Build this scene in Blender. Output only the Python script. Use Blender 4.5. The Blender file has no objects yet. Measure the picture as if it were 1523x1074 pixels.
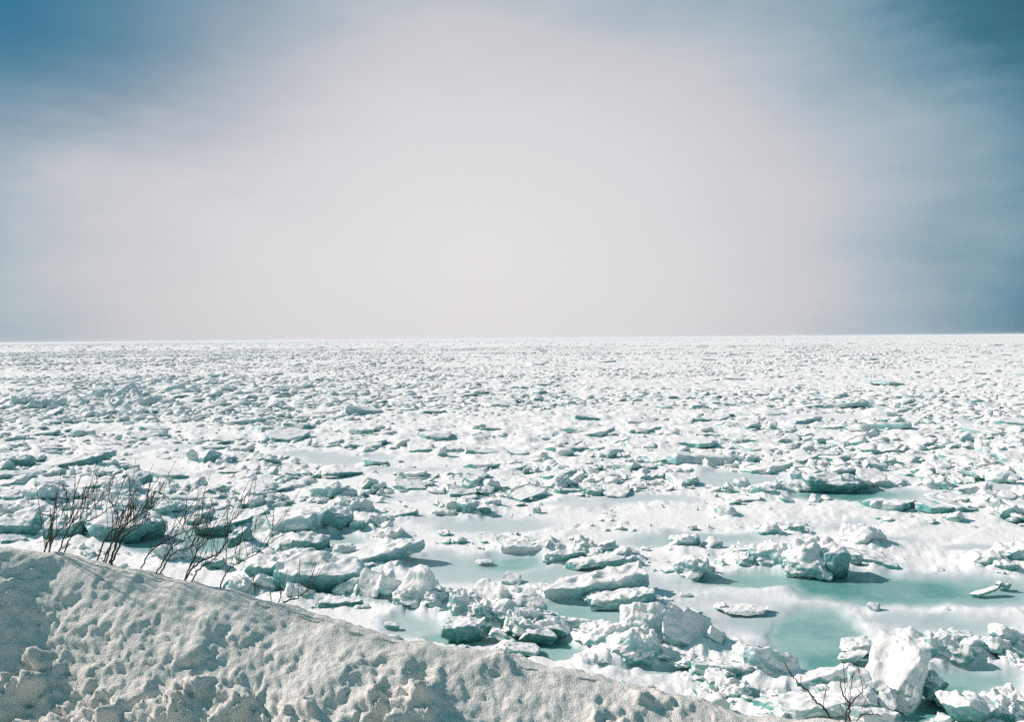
# Drift ice packed against a snowy shore, seen over a roadside snow bank with bare twigs.
import bpy, math, random
import numpy as np
from mathutils import Matrix, Vector, Euler

sc = bpy.context.scene
COL = sc.collection
rad = math.radians

# ------------------------------------------------------------------ camera
W_PX, H_PX, F_PX = 1523.0, 1074.0, 1185.0
EYE = np.array([0.0, 0.0, 6.0])
PITCH, ROLL = 1.62, -0.49
cam_d = bpy.data.cameras.new("camera")
cam_d.sensor_width = 36.0
cam_d.lens = F_PX * 36.0 / W_PX
cam_d.clip_start = 0.1
cam_d.clip_end = 40000.0
cam = bpy.data.objects.new("camera", cam_d)
COL.objects.link(cam)
Rm = (Matrix.Rotation(rad(90 - PITCH), 3, 'X') @ Matrix.Rotation(rad(ROLL), 3, 'Z'))
cam.matrix_world = Matrix.Translation(Vector(EYE)) @ Rm.to_4x4()
sc.camera = cam
R = np.array(Rm)


def ray(px, py):
    v = np.array([(px - W_PX / 2) / F_PX, -(py - H_PX / 2) / F_PX, -1.0])
    return R @ v


def hit(px, py, z=0.0):
    """the point of the plane at height z that the photograph shows at (px, py)"""
    d = ray(px, py)
    k = (z - EYE[2]) / d[2]
    return EYE + d * k


def at_depth(px, py, depth):
    d = ray(px, py)
    return EYE + d * (depth / d[1])


def project(P):
    q = (P - EYE) @ R
    zz = np.maximum(-q[:, 2], 1e-3)
    return W_PX / 2 + F_PX * q[:, 0] / zz, H_PX / 2 - F_PX * q[:, 1] / zz


# ------------------------------------------------------------------ noise
_rs = np.random.RandomState(7)
_perm = _rs.permutation(256)
_perm = np.concatenate([_perm, _perm, _perm]).astype(np.int64)
_grad = _rs.normal(size=(256, 3))
_grad /= np.linalg.norm(_grad, axis=1)[:, None]


def perlin(P):
    P = np.asarray(P, float)
    I = np.floor(P).astype(np.int64)
    Fr = P - I
    U = Fr * Fr * Fr * (Fr * (Fr * 6 - 15) + 10)
    I &= 255
    out = 0
    for dx in (0, 1):
        wx = U[:, 0] if dx else 1 - U[:, 0]
        for dy in (0, 1):
            wy = U[:, 1] if dy else 1 - U[:, 1]
            for dz in (0, 1):
                wz = U[:, 2] if dz else 1 - U[:, 2]
                h = _perm[_perm[_perm[(I[:, 0] + dx) & 255] + ((I[:, 1] + dy) & 255)] + ((I[:, 2] + dz) & 255)]
                g = _grad[h]
                dot = (Fr[:, 0] - dx) * g[:, 0] + (Fr[:, 1] - dy) * g[:, 1] + (Fr[:, 2] - dz) * g[:, 2]
                out = out + wx * wy * wz * dot
    return out * 1.6


def fbm(P, octaves=4, gain=0.5, lac=2.03):
    P = np.asarray(P, float)
    s, a = 0, 1.0
    for k in range(octaves):
        s = s + a * perlin(P * lac ** k + 17.3 * k)
        a *= gain
    return s


def n2(x, y, k=0.0):
    return np.stack([x, y, np.full_like(x, k)], 1)


def worley(x, y, seed):
    """distance to the nearest jittered cell point, and that cell's random number"""
    ix, iy = np.floor(x).astype(np.int64), np.floor(y).astype(np.int64)
    best = np.full(x.shape, 9.0)
    val = np.zeros(x.shape)
    for dx in (-1, 0, 1):
        for dy in (-1, 0, 1):
            cx, cy = ix + dx, iy + dy
            h = _perm[_perm[(cx + seed) & 255] + (cy & 255)]
            h2 = _perm[h + 31]
            h3 = _perm[h + 101]
            px, py = cx + 0.15 + 0.7 * h / 255.0, cy + 0.15 + 0.7 * h2 / 255.0
            d = np.hypot(x - px, y - py)
            m = d < best
            best = np.where(m, d, best)
            val = np.where(m, h3 / 255.0, val)
    return best, val


def smooth(a, b, x):
    t = np.clip((x - a) / (b - a), 0, 1)
    return t * t * (3 - 2 * t)


# ------------------------------------------------------------------ mesh helpers
def mesh_from(name, V, Fq, smooth_shade=True, sharp=None):
    me = bpy.data.meshes.new(name)
    V = np.ascontiguousarray(V, np.float32)
    Fq = np.ascontiguousarray(Fq, np.int32)
    k = Fq.shape[1]
    me.vertices.add(len(V))
    me.vertices.foreach_set("co", V.ravel())
    me.loops.add(Fq.size)
    me.loops.foreach_set("vertex_index", Fq.ravel())
    me.polygons.add(len(Fq))
    me.polygons.foreach_set("loop_start", np.arange(0, Fq.size, k, dtype=np.int32))
    me.polygons.foreach_set("loop_total", np.full(len(Fq), k, np.int32))
    me.polygons.foreach_set("use_smooth", np.full(len(Fq), smooth_shade, bool))
    me.update(calc_edges=True)
    if sharp:
        me.set_sharp_from_angle(angle=rad(sharp))
    return me


def link(name, me, mat, parent=None, loc=(0, 0, 0)):
    if mat is not None:
        me.materials.append(mat)
    o = bpy.data.objects.new(name, me)
    COL.objects.link(o)
    o.location = loc
    if parent is not None:
        o.parent = parent
    return o


def tag(o, label, cat, group=None):
    o["label"] = label
    o["category"] = cat
    if "kind" not in o:
        o["kind"] = "thing"
    if group:
        o["group"] = group
    return o


def empty(name, loc):
    o = bpy.data.objects.new(name, None)
    o.empty_display_size = 0.2
    COL.objects.link(o)
    o.location = loc
    return o


_cubes = {}


def cube_grid(n):
    if n in _cubes:
        return _cubes[n]
    g = np.linspace(-1, 1, n + 1)
    idx, V, Fq = {}, [], []

    def vid(p):
        k = tuple(np.round(p, 6))
        if k not in idx:
            idx[k] = len(V)
            V.append(p)
        return idx[k]
    for ax in range(3):
        for sg in (-1, 1):
            u, v = (ax + 1) % 3, (ax + 2) % 3
            ids = np.zeros((n + 1, n + 1), int)
            for a in range(n + 1):
                for b in range(n + 1):
                    p = [0, 0, 0]
                    p[ax], p[u], p[v] = sg, g[a], g[b]
                    ids[a, b] = vid(p)
            for a in range(n):
                for b in range(n):
                    q = [ids[a, b], ids[a + 1, b], ids[a + 1, b + 1], ids[a, b + 1]]
                    Fq.append(q if sg > 0 else q[::-1])
    _cubes[n] = (np.array(V, float), np.array(Fq, int))
    return _cubes[n]


KIND = {            # p-norm, clip planes, closeness, large noise, fine noise, top lumps
    'slab':  (9.0, 8, (.70, .98), .12, .030, .17),
    'block': (7.0, 12, (.56, .92), .13, .030, .13),
    'lump':  (3.4, 10, (.64, .94), .16, .065, .12),
    'rough': (3.2, 10, (.60, .92), .24, .110, .16),
    'spike': (6.0, 11, (.56, .90), .12, .025, .05),
}


def chunk(rng, n, dims, kind, rot=(0, 0, 0)):
    """one piece of broken ice: a rounded box, split along random planes, worn and snowed on"""
    p, npl, (k0, k1), big, fine, top = KIND[kind]
    V0, Fq = cube_grid(n)
    # denser vertices near the edges
    V = np.sign(V0) * np.abs(V0) ** 0.9
    V = V / (np.sum(np.abs(V) ** p, 1) ** (1 / p))[:, None]
    dims = np.array(dims, float)
    half = dims / 2
    if kind == 'spike':
        t = (V[:, 2] + 1) / 2
        V[:, 0] *= 1 - .62 * t
        V[:, 1] *= 1 - .55 * t
        V[:, 0] += rng.uniform(-.35, .35) * t
    if kind == 'slab':       # an uneven outline in plan, like broken floe
        a = np.arctan2(V[:, 1], V[:, 0])
        ph = rng.uniform(0, 6.28, 3)
        V[:, :2] *= (1 + .07 * np.sin(2 * a + ph[0]) + .06 * np.sin(3 * a + ph[1]) + .05 * np.sin(5 * a + ph[2]))[:, None]
    V = V * half
    m = min(dims) ** .6 * (dims[0] * dims[1] * dims[2]) ** (.4 / 3)
    for _ in range(npl):
        nn = rng.normal(size=3)
        if kind == 'slab':
            nn[2] *= .25
        nn /= np.linalg.norm(nn)
        sup = np.sum(np.abs(nn) * half ** 1.0)
        sup = np.max(V @ nn) if kind != 'slab' else np.max(V @ nn)
        d = sup * rng.uniform(k0, k1)
        e = np.maximum(0, V @ nn - d)
        V = V - e[:, None] * nn
    off = rng.uniform(0, 200, 3)
    nrm = V / half ** 1.0
    nrm /= np.maximum(np.linalg.norm(nrm, axis=1), 1e-6)[:, None]
    L = (dims[0] * dims[1] * dims[2]) ** (1 / 3)
    disp = big * m * fbm(V / (L * .55) + off, 2) + fine * m * fbm(V / (L * .16) + off, 3)
    V = V + nrm * disp[:, None]
    Rr = np.array(Euler([rad(a) for a in rot]).to_matrix())
    V = V @ Rr.T
    zt = (V[:, 2] - V[:, 2].min()) / max(np.ptp(V[:, 2]), 1e-6)
    lump = fbm(V / (L * .30) + off + 50, 2)
    V[:, 2] += top * m * np.maximum(lump, -.1) * smooth(.35, .8, zt)
    return V, Fq


# ------------------------------------------------------------------ materials
def new_mat(name):
    m = bpy.data.materials.new(name)
    m.use_nodes = True
    nt = m.node_tree
    for n in list(nt.nodes):
        nt.nodes.remove(n)
    return m, nt


def N(nt, t, **kw):
    n = nt.nodes.new(t)
    for k, v in kw.items():
        if k in n.inputs.keys() if isinstance(k, str) else False:
            n.inputs[k].default_value = v
        else:
            setattr(n, k, v)
    return n


def math_n(nt, op, a, b=None, c=None):
    n = nt.nodes.new('ShaderNodeMath')
    n.operation = op
    for i, x in enumerate((a, b, c)):
        if x is None:
            continue
        if isinstance(x, (int, float)):
            n.inputs[i].default_value = x
        else:
            nt.links.new(x, n.inputs[i])
    return n.outputs[0]


def maprange(nt, v, a, b, c=0.0, d=1.0, interp='SMOOTHSTEP'):
    n = nt.nodes.new('ShaderNodeMapRange')
    n.interpolation_type = interp
    n.inputs[1].default_value, n.inputs[2].default_value = a, b
    n.inputs[3].default_value, n.inputs[4].default_value = c, d
    nt.links.new(v, n.inputs[0])
    return n.outputs[0]


def mixc(nt, f, a, b, blend='MIX'):
    n = nt.nodes.new('ShaderNodeMix')
    n.data_type = 'RGBA'
    n.blend_type = blend
    for s, x in ((n.inputs[0], f), (n.inputs[6], a), (n.inputs[7], b)):
        if isinstance(x, (int, float)):
            s.default_value = x
        elif isinstance(x, tuple):
            s.default_value = (*x, 1)
        else:
            nt.links.new(x, s)
    return n.outputs[2]


def noise(nt, vec, scale, detail=3, rough=.55):
    n = nt.nodes.new('ShaderNodeTexNoise')
    n.inputs['Scale'].default_value = scale
    n.inputs['Detail'].default_value = detail
    n.inputs['Roughness'].default_value = rough
    if vec is not None:
        nt.links.new(vec, n.inputs['Vector'])
    return n.outputs[0]


def ramp(nt, v, stops):
    n = nt.nodes.new('ShaderNodeValToRGB')
    cr = n.color_ramp
    while len(cr.elements) < len(stops):
        cr.elements.new(.5)
    for e, (p, c) in zip(cr.elements, stops):
        e.position = p
        e.color = (*c, 1)
    nt.links.new(v, n.inputs[0])
    return n.outputs[0]


SNOW = (.88, .855, .84)
SNOW2 = (.82, .80, .79)


def finish(nt, color, rough, bump_h=None, bump_s=.3, bump_d=.03, spec=.3):
    b = nt.nodes.new('ShaderNodeBsdfPrincipled')
    o = nt.nodes.new('ShaderNodeOutputMaterial')
    if isinstance(color, tuple):
        b.inputs['Base Color'].default_value = (*color, 1)
    else:
        nt.links.new(color, b.inputs['Base Color'])
    if isinstance(rough, float):
        b.inputs['Roughness'].default_value = rough
    else:
        nt.links.new(rough, b.inputs['Roughness'])
    b.inputs['Specular IOR Level'].default_value = spec
    if bump_h is not None:
        bp = nt.nodes.new('ShaderNodeBump')
        bp.inputs['Strength'].default_value = bump_s
        bp.inputs['Distance'].default_value = bump_d
        nt.links.new(bump_h, bp.inputs['Height'])
        nt.links.new(bp.outputs[0], b.inputs['Normal'])
    nt.links.new(b.outputs[0], o.inputs[0])
    return b


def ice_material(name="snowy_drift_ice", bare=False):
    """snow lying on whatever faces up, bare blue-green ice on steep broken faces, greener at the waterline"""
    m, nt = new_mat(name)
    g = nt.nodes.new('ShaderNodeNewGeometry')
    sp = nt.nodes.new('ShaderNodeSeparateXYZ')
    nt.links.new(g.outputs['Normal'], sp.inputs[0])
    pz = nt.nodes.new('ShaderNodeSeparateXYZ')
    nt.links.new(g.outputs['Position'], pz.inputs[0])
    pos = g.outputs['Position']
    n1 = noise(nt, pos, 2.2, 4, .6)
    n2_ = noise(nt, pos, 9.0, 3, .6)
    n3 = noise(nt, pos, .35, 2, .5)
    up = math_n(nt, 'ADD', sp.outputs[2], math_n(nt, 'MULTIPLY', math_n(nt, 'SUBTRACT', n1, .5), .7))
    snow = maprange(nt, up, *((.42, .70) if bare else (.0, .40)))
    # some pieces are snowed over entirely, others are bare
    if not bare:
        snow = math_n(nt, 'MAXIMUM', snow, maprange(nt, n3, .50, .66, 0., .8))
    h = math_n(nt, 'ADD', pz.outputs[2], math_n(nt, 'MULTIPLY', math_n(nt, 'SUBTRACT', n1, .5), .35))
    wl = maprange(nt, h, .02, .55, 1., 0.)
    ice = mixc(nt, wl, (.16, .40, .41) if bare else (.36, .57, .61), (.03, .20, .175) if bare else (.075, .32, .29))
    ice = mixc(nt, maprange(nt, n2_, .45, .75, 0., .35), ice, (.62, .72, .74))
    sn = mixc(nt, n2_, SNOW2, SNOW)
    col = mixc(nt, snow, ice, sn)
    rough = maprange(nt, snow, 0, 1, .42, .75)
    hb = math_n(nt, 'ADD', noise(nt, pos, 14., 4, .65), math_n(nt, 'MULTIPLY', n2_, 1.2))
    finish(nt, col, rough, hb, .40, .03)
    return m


def sea_material():
    m, nt = new_mat("frozen_sea_surface")
    at = nt.nodes.new('ShaderNodeAttribute')
    at.attribute_name = "melt"
    g = nt.nodes.new('ShaderNodeNewGeometry')
    pos = g.outputs['Position']
    n1 = noise(nt, pos, .9, 5, .62)
    n2_ = noise(nt, pos, 6., 4, .6)
    st = nt.nodes.new('ShaderNodeMapping')
    st.inputs['Scale'].default_value = (.5, 2.2, 1.)
    st.inputs['Rotation'].default_value = (0, 0, .25)
    nt.links.new(pos, st.inputs[0])
    n3 = noise(nt, st.outputs[0], 1.6, 6, .68)
    n1 = math_n(nt, 'ADD', math_n(nt, 'MULTIPLY', n1, .6), math_n(nt, 'MULTIPLY', n3, .55))
    melt = math_n(nt, 'ADD', at.outputs['Fac'], math_n(nt, 'MULTIPLY', math_n(nt, 'SUBTRACT', n1, .5),
                  maprange(nt, at.outputs['Fac'], .02, .25, 0., .46)))
    col = ramp(nt, melt, [(0., SNOW), (.10, (.79, .795, .80)), (.28, (.60, .645, .655)), (.48, (.46, .575, .565)),
                          (.72, (.285, .48, .45)), (1., (.10, .31, .285))])
    col = mixc(nt, maprange(nt, n2_, .35, .7, 0., .10), col, (.74, .77, .79))
    rough = maprange(nt, melt, .05, .6, .8, .36)
    hb = math_n(nt, 'MULTIPLY', n2_, maprange(nt, melt, .02, .3, 1., .12))
    finish(nt, col, rough, hb, .5, .05)
    return m


def bank_material():
    m, nt = new_mat("old_roadside_snow")
    g = nt.nodes.new('ShaderNodeNewGeometry')
    pos = g.outputs['Position']
    d1 = noise(nt, pos, 1.6, 5, .65)
    d2 = noise(nt, pos, 26., 4, .7)
    dirt = math_n(nt, 'MULTIPLY', maprange(nt, d1, .44, .72), maprange(nt, d2, .35, .75))
    col = mixc(nt, d2, (.80, .755, .69), (.87, .835, .785))
    col = mixc(nt, math_n(nt, 'MULTIPLY', dirt, .52), col, (.47, .43, .33))
    speck = maprange(nt, noise(nt, pos, 90., 2, .5), .70, .76)
    col = mixc(nt, math_n(nt, 'MULTIPLY', speck, .35), col, (.20, .18, .14))
    hb = math_n(nt, 'ADD', noise(nt, pos, 55., 5, .7), math_n(nt, 'MULTIPLY', noise(nt, pos, 160., 3, .6), .5))
    finish(nt, col, .8, hb, .7, .016, spec=.2)
    return m


def bark_material():
    m, nt = new_mat("dark_bark")
    g = nt.nodes.new('ShaderNodeNewGeometry')
    n1 = noise(nt, g.outputs['Position'], 60., 3, .6)
    finish(nt, mixc(nt, n1, (.030, .026, .017), (.085, .068, .044)), .8)
    return m


BARE_SHADED = ice_material("shaded_bare_green_ice", True)  # darker copy of the bare ice; its colour also paints shade on fronts and hollows
ICE, SEA, BANK, BARK = ice_material(), sea_material(), bank_material(), bark_material()

# ------------------------------------------------------------------ the frozen sea
# pools of bare or slushy ice between the floes: x, y, rx, ry in the photograph's plane of the sea, strength, softness
POOLS = [
    (700, 848, 90, 26, .42, .6), (760, 838, 75, 15, .66, .7), (860, 858, 110, 18, .40, .6), (640, 835, 60, 18, .34, .6),
    (1130, 862, 110, 14, .70, .6), (1235, 866, 62, 22, .92, .6), (1330, 878, 150, 26, .84, .6), (1470, 880, 110, 26, .62, .7),
    (1210, 950, 80, 48, .72, .5), (1245, 985, 70, 22, .80, .5), (1160, 925, 120, 25, .34, .7),
    (890, 915, 85, 20, .55, .5), (840, 905, 60, 14, .52, .5), (612, 930, 62, 20, .46, .5), (690, 948, 60, 12, .70, .5),
    (815, 965, 60, 18, .62, .5), (800, 950, 60, 10, .85, .5),
    (1040, 803, 140, 13, .40, .6), (1100, 713, 85, 13, .30, .5), (960, 741, 85, 9, .26, .5), (870, 747, 80, 6, .18, .5),
    (1255, 735, 85, 10, .95, .6), (1330, 736, 70, 8, .40, .7), (730, 783, 110, 13, .30, .6), (650, 772, 60, 9, .22, .6),
    (270, 806, 110, 16, .72, .6), (330, 790, 80, 9, .62, .6), (505, 803, 60, 9, .42, .6),
    (470, 872, 80, 14, .98, .6), (520, 862, 60, 10, .9, .6), (600, 740, 60, 7, .18, .6),
    (520, 684, 80, 8, .24, .6), (470, 678, 50, 6, .26, .6), (1430, 1012, 110, 22, .66, .6), (1445, 1050, 80, 22, 1., .5), (1360, 1058, 40, 18, .95, .5),
    (1000, 868, 150, 18, .26, .7), (1090, 905, 130, 26, .20, .7), (1060, 1000, 110, 7, .5, .6), (940, 995, 80, 6, .45, .6), (1180, 1036, 70, 7, .6, .5),
    (1420, 930, 110, 22, .42, .8), (1340, 920, 80, 14, .30, .8), (1400, 1030, 60, 14, .7, .6),
    (1050, 800, 60, 8, .35, .6), (1440, 815, 60, 8, .26, .7), (1480, 725, 60, 8, .22, .7),
    (90, 690, 60, 5, .2, .6), (240, 668, 60, 5, .18, .6), (120, 790, 90, 10, .55, .7), (360, 760, 70, 5, .25, .6),
    (610, 700, 90, 7, .22, .7), (1200, 620, 80, 4, .10, .6), (60, 735, 60, 6, .3, .6), (560, 895, 50, 8, .3, .6), (730, 900, 90, 10, .2, .6),
    (1250, 780, 60, 7, .2, .7), (1330, 800, 50, 6, .25, .7),
]
FLATS = [  # smooth snow-covered floes and thin ice where no rubble lies
    (560, 920, 110, 34), (690, 868, 130, 14), (1080, 890, 150, 42), (900, 800, 60, 12), (1030, 770, 120, 14), (640, 790, 80, 20),
    (850, 770, 50, 12), (440, 770, 60, 18), (560, 815, 60, 14), (480, 850, 60, 20), (600, 760, 70, 14), (560, 715, 100, 10), (740, 720, 80, 5),
    (660, 690, 70, 6), (1250, 620, 110, 5), (960, 600, 60, 3), (240, 690, 90, 9), (90, 775, 90, 14), (1200, 1040, 110, 24),
    (350, 870, 60, 30), (1280, 940, 40, 22), (1480, 805, 60, 12), (300, 720, 50, 8), (1400, 790, 60, 10), (1180, 905, 60, 20),
]


def melt_at(x, y, warp=True):
    """how bare the sea ice is at photograph pixel (x, y): a map of the pools on the plane of the sea"""
    if warp:
        wv = n2(x / 62., y / 21., 3.3)
        x = x + 16 * fbm(wv, 3)
        y = y + 5.0 * fbm(wv + 40, 3)
    out = np.zeros_like(x)
    for cx, cy, rx, ry, s, soft in POOLS:
        r = np.hypot((x - cx) / (rx * 1.12), (y - cy) / (ry * 1.15))
        v = s * (1 - smooth(1 - soft, 1.08, r))
        out = np.maximum(out, v) + .25 * np.minimum(out, v)
    return np.minimum(out, 1.0)


def flat_at(x, y):
    out = np.zeros_like(x)
    for cx, cy, rx, ry in FLATS:
        r = np.hypot((x - cx) / rx, (y - cy) / ry)
        out = np.maximum(out, 1 - smooth(.75, 1.05, r))
    return out


def build_sea():
    na, nr = 820, 900
    ang = np.linspace(rad(-78), rad(78), na)
    # finer steps inside the view
    ang = np.concatenate([np.linspace(rad(-85), rad(-38), 60)[:-1], np.linspace(rad(-38), rad(38), na), np.linspace(rad(38), rad(85), 60)[1:]])
    r = 7.0 * np.exp(np.linspace(0, math.log(14000 / 7.0), nr))
    A, Rr = np.meshgrid(ang, r)
    X, Y = (np.sin(A) * Rr).ravel(), (np.cos(A) * Rr).ravel()
    P = np.stack([X, Y, np.zeros_like(X)], 1)
    px, py = project(P)
    near = 1 - smooth(60, 260, Rr.ravel())
    melt = melt_at(px, py)
    melt *= smooth(524, 560, py)
    flat = flat_at(px, py)
    rough = (1 - smooth(.04, .25, melt)) * (1 - .75 * flat)
    D = Rr.ravel()
    z = .10 * fbm(n2(X / 2.6, Y / 2.6, 1.), 3)
    z += (.07 * np.abs(fbm(n2(X / .7, Y / .7, 5.), 3)) - .02) * near
    z += .16 * np.maximum(0, fbm(n2(X / 9., Y / 9., 8.), 3)) * smooth(30, 120, D)
    z += .30 * np.maximum(0, fbm(n2(X / 1.5, Y / 1.1, 28.), 3) - .05) * smooth(24, 45, D) * (1 - smooth(150, 400, D)) * (1 - flat)
    z *= rough
    drift = np.zeros_like(z)          # snow drifted up against the feet of the bigger pieces
    for fx, fy, w, d, h in FEET:
        q = np.where((np.abs(X - fx) < w * 1.6) & (np.abs(Y - fy) < d * 1.8 + .8))[0]
        e = np.exp(-((X[q] - fx) / (.62 * w)) ** 2 - ((Y[q] - fy) / (.55 * d + .25)) ** 2)
        drift[q] = np.maximum(drift[q], min(.30 * h, .24) * e)
    z += drift * np.clip(.8 + .9 * fbm(n2(X / .35, Y / .35, 61.), 3), 0, 2) * (1 - smooth(.10, .40, melt))
    z += .012 * fbm(n2(X / 1.2, Y / 1.2, 9.), 2) * near - .06 * smooth(.1, .6, melt)
    z -= 0.0
    P[:, 2] = z
    nA = len(ang)
    i = np.arange(nr - 1)[:, None] * nA + np.arange(nA - 1)[None, :]
    Fq = np.stack([i, i + 1, i + nA + 1, i + nA], -1).reshape(-1, 4)
    me = mesh_from("frozen_sea", P, Fq[:, ::-1])
    a = me.attributes.new("melt", 'FLOAT', 'POINT')
    a.data.foreach_set("value", melt.astype(np.float32))
    o = link("frozen_sea", me, SEA)
    if me.polygons[0].normal.z < 0:
        me.flip_normals()
    o["kind"] = "structure"
    return o



# ------------------------------------------------------------------ the snow bank
CREST = [(-60, 812), (0, 820), (100, 833), (200, 853), (330, 884), (430, 907), (520, 938), (640, 964), (760, 986), (900, 1013), (1060, 1052), (1130, 1078)]
Z_CREST, Z_ROAD = 4.70, 3.80
ZC = np.interp([c[0] for c in CREST], [-60, 60, 200, 400, 640, 1130], [5.15, 5.09, 5.02, 4.91, 4.79, 4.60])   # higher towards the left
CW = np.array([hit(x, y, zc) for (x, y), zc in zip(CREST, ZC)])
c_dir = CW[-1][:2] - CW[1][:2]
c_dir = c_dir / np.linalg.norm(c_dir)
c_nrm = np.array([c_dir[1], -c_dir[0]])            # towards the road and the camera
c_org = CW[6][:2]
cs = (CW[:, :2] - c_org) @ c_dir
ct = (CW[:, :2] - c_org) @ c_nrm


def bank_point(S, T):
    """world position of the bank surface at s along the crest and t across it (towards the road)"""
    crest_off = np.interp(S, cs, ct)
    zc = np.interp(S, cs, ZC)
    left = 1 - smooth(-2.3, -.3, S)            # the bank stands steeper towards the left
    slope = .52 + .50 * left
    drop_road = (np.sqrt(T * T + .05 ** 2) - .05) * slope
    Tp = np.maximum(T, 0)
    hb = zc - Z_ROAD + .12
    down = hb * (1 - np.exp(-(Tp * slope + (.9 + 1.9 * left) * Tp * Tp) / hb))
    Tn = np.maximum(-T, 0)
    up = 4.9 * (1 - np.exp(-(Tn ** 2 / (Tn + .55)) * .95 / 4.9 * 1.6)) + .02 * Tn
    z = zc - np.where(T > 0, down, up)
    x = c_org[0] + c_dir[0] * S + c_nrm[0] * (T + crest_off)
    y = c_org[1] + c_dir[1] * S + c_nrm[1] * (T + crest_off)
    # lumps: thawed and refrozen clods thrown up by the plough
    w1 = fbm(n2(S / .35, T / .35, 2.), 2)
    w2 = fbm(n2(S / .35, T / .35, 22.), 2)
    arc = T * np.sqrt(1 + (slope + (.9 + 1.9 * left) * np.clip(T, 0, .6)) ** 2)
    w3 = fbm(n2(S / .07, arc / .07, 13.), 2)
    w4 = fbm(n2(S / .07, arc / .07, 44.), 2)
    u, v = S + .05 * w1 + .016 * w3, arc + .04 * w2 + .016 * w4
    u, v = (u + .55 * v) / .76, (v - .25 * u) / .76
    cov = np.maximum(smooth(.0, .22, T), .55 * smooth(-.35, -.10, T) * smooth(-.1, .35, fbm(n2(S / .5, T / .5, 91.), 2))) * (1 - .30 * smooth(.2, 1.6, S)) * (1 - smooth(2.2, 3.5, T))
    patch = smooth(-.22, .30, fbm(n2(S / .62 + .5 * T, T / .30, 31.), 2))
    d, q = worley(u / .27, v / .21, 3)
    h = .115 * np.maximum(0, 1 - (d / .56) ** 2) * smooth(.60, .85, q) * (.5 + .5 * patch)
    d, q = worley(u / .165, v / .125, 11)
    h = np.maximum(h, .060 * np.maximum(0, 1 - (d / .64) ** 2) * smooth(.25, .9, q) * (.15 + .85 * patch))
    d, q = worley(u / .085, v / .065, 29)
    h += .034 * np.maximum(0, 1 - (d / .66) ** 2) * smooth(.25, .9, q) * (.2 + .8 * patch)
    d, q = worley(u / .055 + 9.3, v / .06 + 4.1, 71)
    h += .017 * np.maximum(0, 1 - (d / .62) ** 2) * smooth(.45, .9, q)
    d, q = worley(u / .042, v / .034, 47)
    h += .014 * np.maximum(0, 1 - (d / .7) ** 2) * smooth(.2, .9, q)
    h -= .022 * smooth(.25, .7, fbm(n2(u / .22, v / .14, 77.), 2)) * patch
    h *= cov * (1 + .15 * w3) * (.32 + .68 * patch)
    fine = .010 * fbm(n2(u / .06, v / .04, 51.), 3) * (.35 + .65 * cov)
    ext = .035 * fbm(n2(S / .9, T / .7, 63.), 3) + .011 * fbm(n2(S / .13, T / .11, 88.), 3)
    far = np.maximum(smooth(3., 8., np.abs(S)), smooth(1.5, 3., np.abs(T)))
    nz = h + fine * (1 - far) + ext
    sn = slope * (T > 0) - .5 * (T < 0)
    nlen = np.sqrt(1 + sn ** 2)
    z = z + nz / nlen
    x = x + c_nrm[0] * nz * sn / nlen
    y = y + c_nrm[1] * nz * sn / nlen
    return x, y, z


def build_bank():
    S = np.concatenate([np.linspace(-45, -4.2, 70)[:-1], np.linspace(-4.2, 2.6, 950), np.linspace(2.6, 45, 70)[1:]])
    T = np.concatenate([np.linspace(-9, -.5, 50)[:-1], np.linspace(-.5, 1.7, 290), np.linspace(1.7, 14, 50)[1:]])
    SS, TT = np.meshgrid(S, T)
    x, y, z = bank_point(SS.ravel(), TT.ravel())
    P = np.stack([x, y, z], 1)
    nS = len(S)
    i = np.arange(len(T) - 1)[:, None] * nS + np.arange(nS - 1)[None, :]
    Fq = np.stack([i, i + 1, i + nS + 1, i + nS], -1).reshape(-1, 4)
    me = mesh_from("snow_bank", P, Fq)
    if me.polygons[len(me.polygons) // 2].normal.z < 0:
        me.flip_normals()
    o = link("snow_bank", me, BANK)
    o["kind"] = "structure"
    return o


build_bank()

# ------------------------------------------------------------------ ice
FEET = []
ALL_ICE = []       # (object, px, py, size_px, label or None, ref)


def piece_geom(spec, z0=0.0):
    """x, y of its foot in the photograph, width, depth ratio, thickness, kind, tilt"""
    x, y, w, dr, t, kind, rot, seed = spec
    kind = kind.strip('*')
    B = hit(x, y)
    m = B[1] / F_PX
    rng = np.random.RandomState(seed)
    dims = (w * m, max(w * m * dr, .06), t * m)
    n = int(np.clip(max(w, t) / 2.2, 10, 40))
    V, Fq = chunk(rng, n, dims, kind, rot)
    V[:, 2] -= V[:, 2].min()
    V[:, 2] -= min(.18 * np.ptp(V[:, 2]), .25)
    # stand the nearest edge near the given pixel: push back by a third of its depth
    B = B + np.array([0, np.ptp(V[:, 1]) * .33, 0])
    B[2] = z0
    FEET.append((B[0], B[1], np.ptp(V[:, 0]), np.ptp(V[:, 1]), np.ptp(V[:, 2])))
    return B, V, Fq


_NAME = {'slab': 'ice_slab', 'block': 'ice_block', 'lump': 'ice_lump', 'rough': 'ice_lump', 'spike': 'ice_spire'}
_CAT = {'slab': 'ice slab', 'block': 'ice block', 'lump': 'ice lump', 'rough': 'ice lump', 'spike': 'ice spire'}
GROUP = "broken drift ice on the frozen sea"
_seed = [100]
LAND = []          # landmarks that other pieces are described from


def one(label, ref, x, y, w, dr, t, kind, rot=(0, 0, 0), seed=None):
    _seed[0] += 1
    B, V, Fq = piece_geom((x, y, w, dr, t, kind, rot, seed or _seed[0]))
    mat = BARE_SHADED if '*' in kind else ICE
    kind = kind.strip('*')
    o = link(_NAME[kind], mesh_from(_NAME[kind], V, Fq, True, 36), mat, None, B)
    tag(o, label, _CAT[kind], GROUP)
    if ref:
        LAND.append((ref, x, y))
    ALL_ICE.append((o, x, y))
    return o


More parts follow.
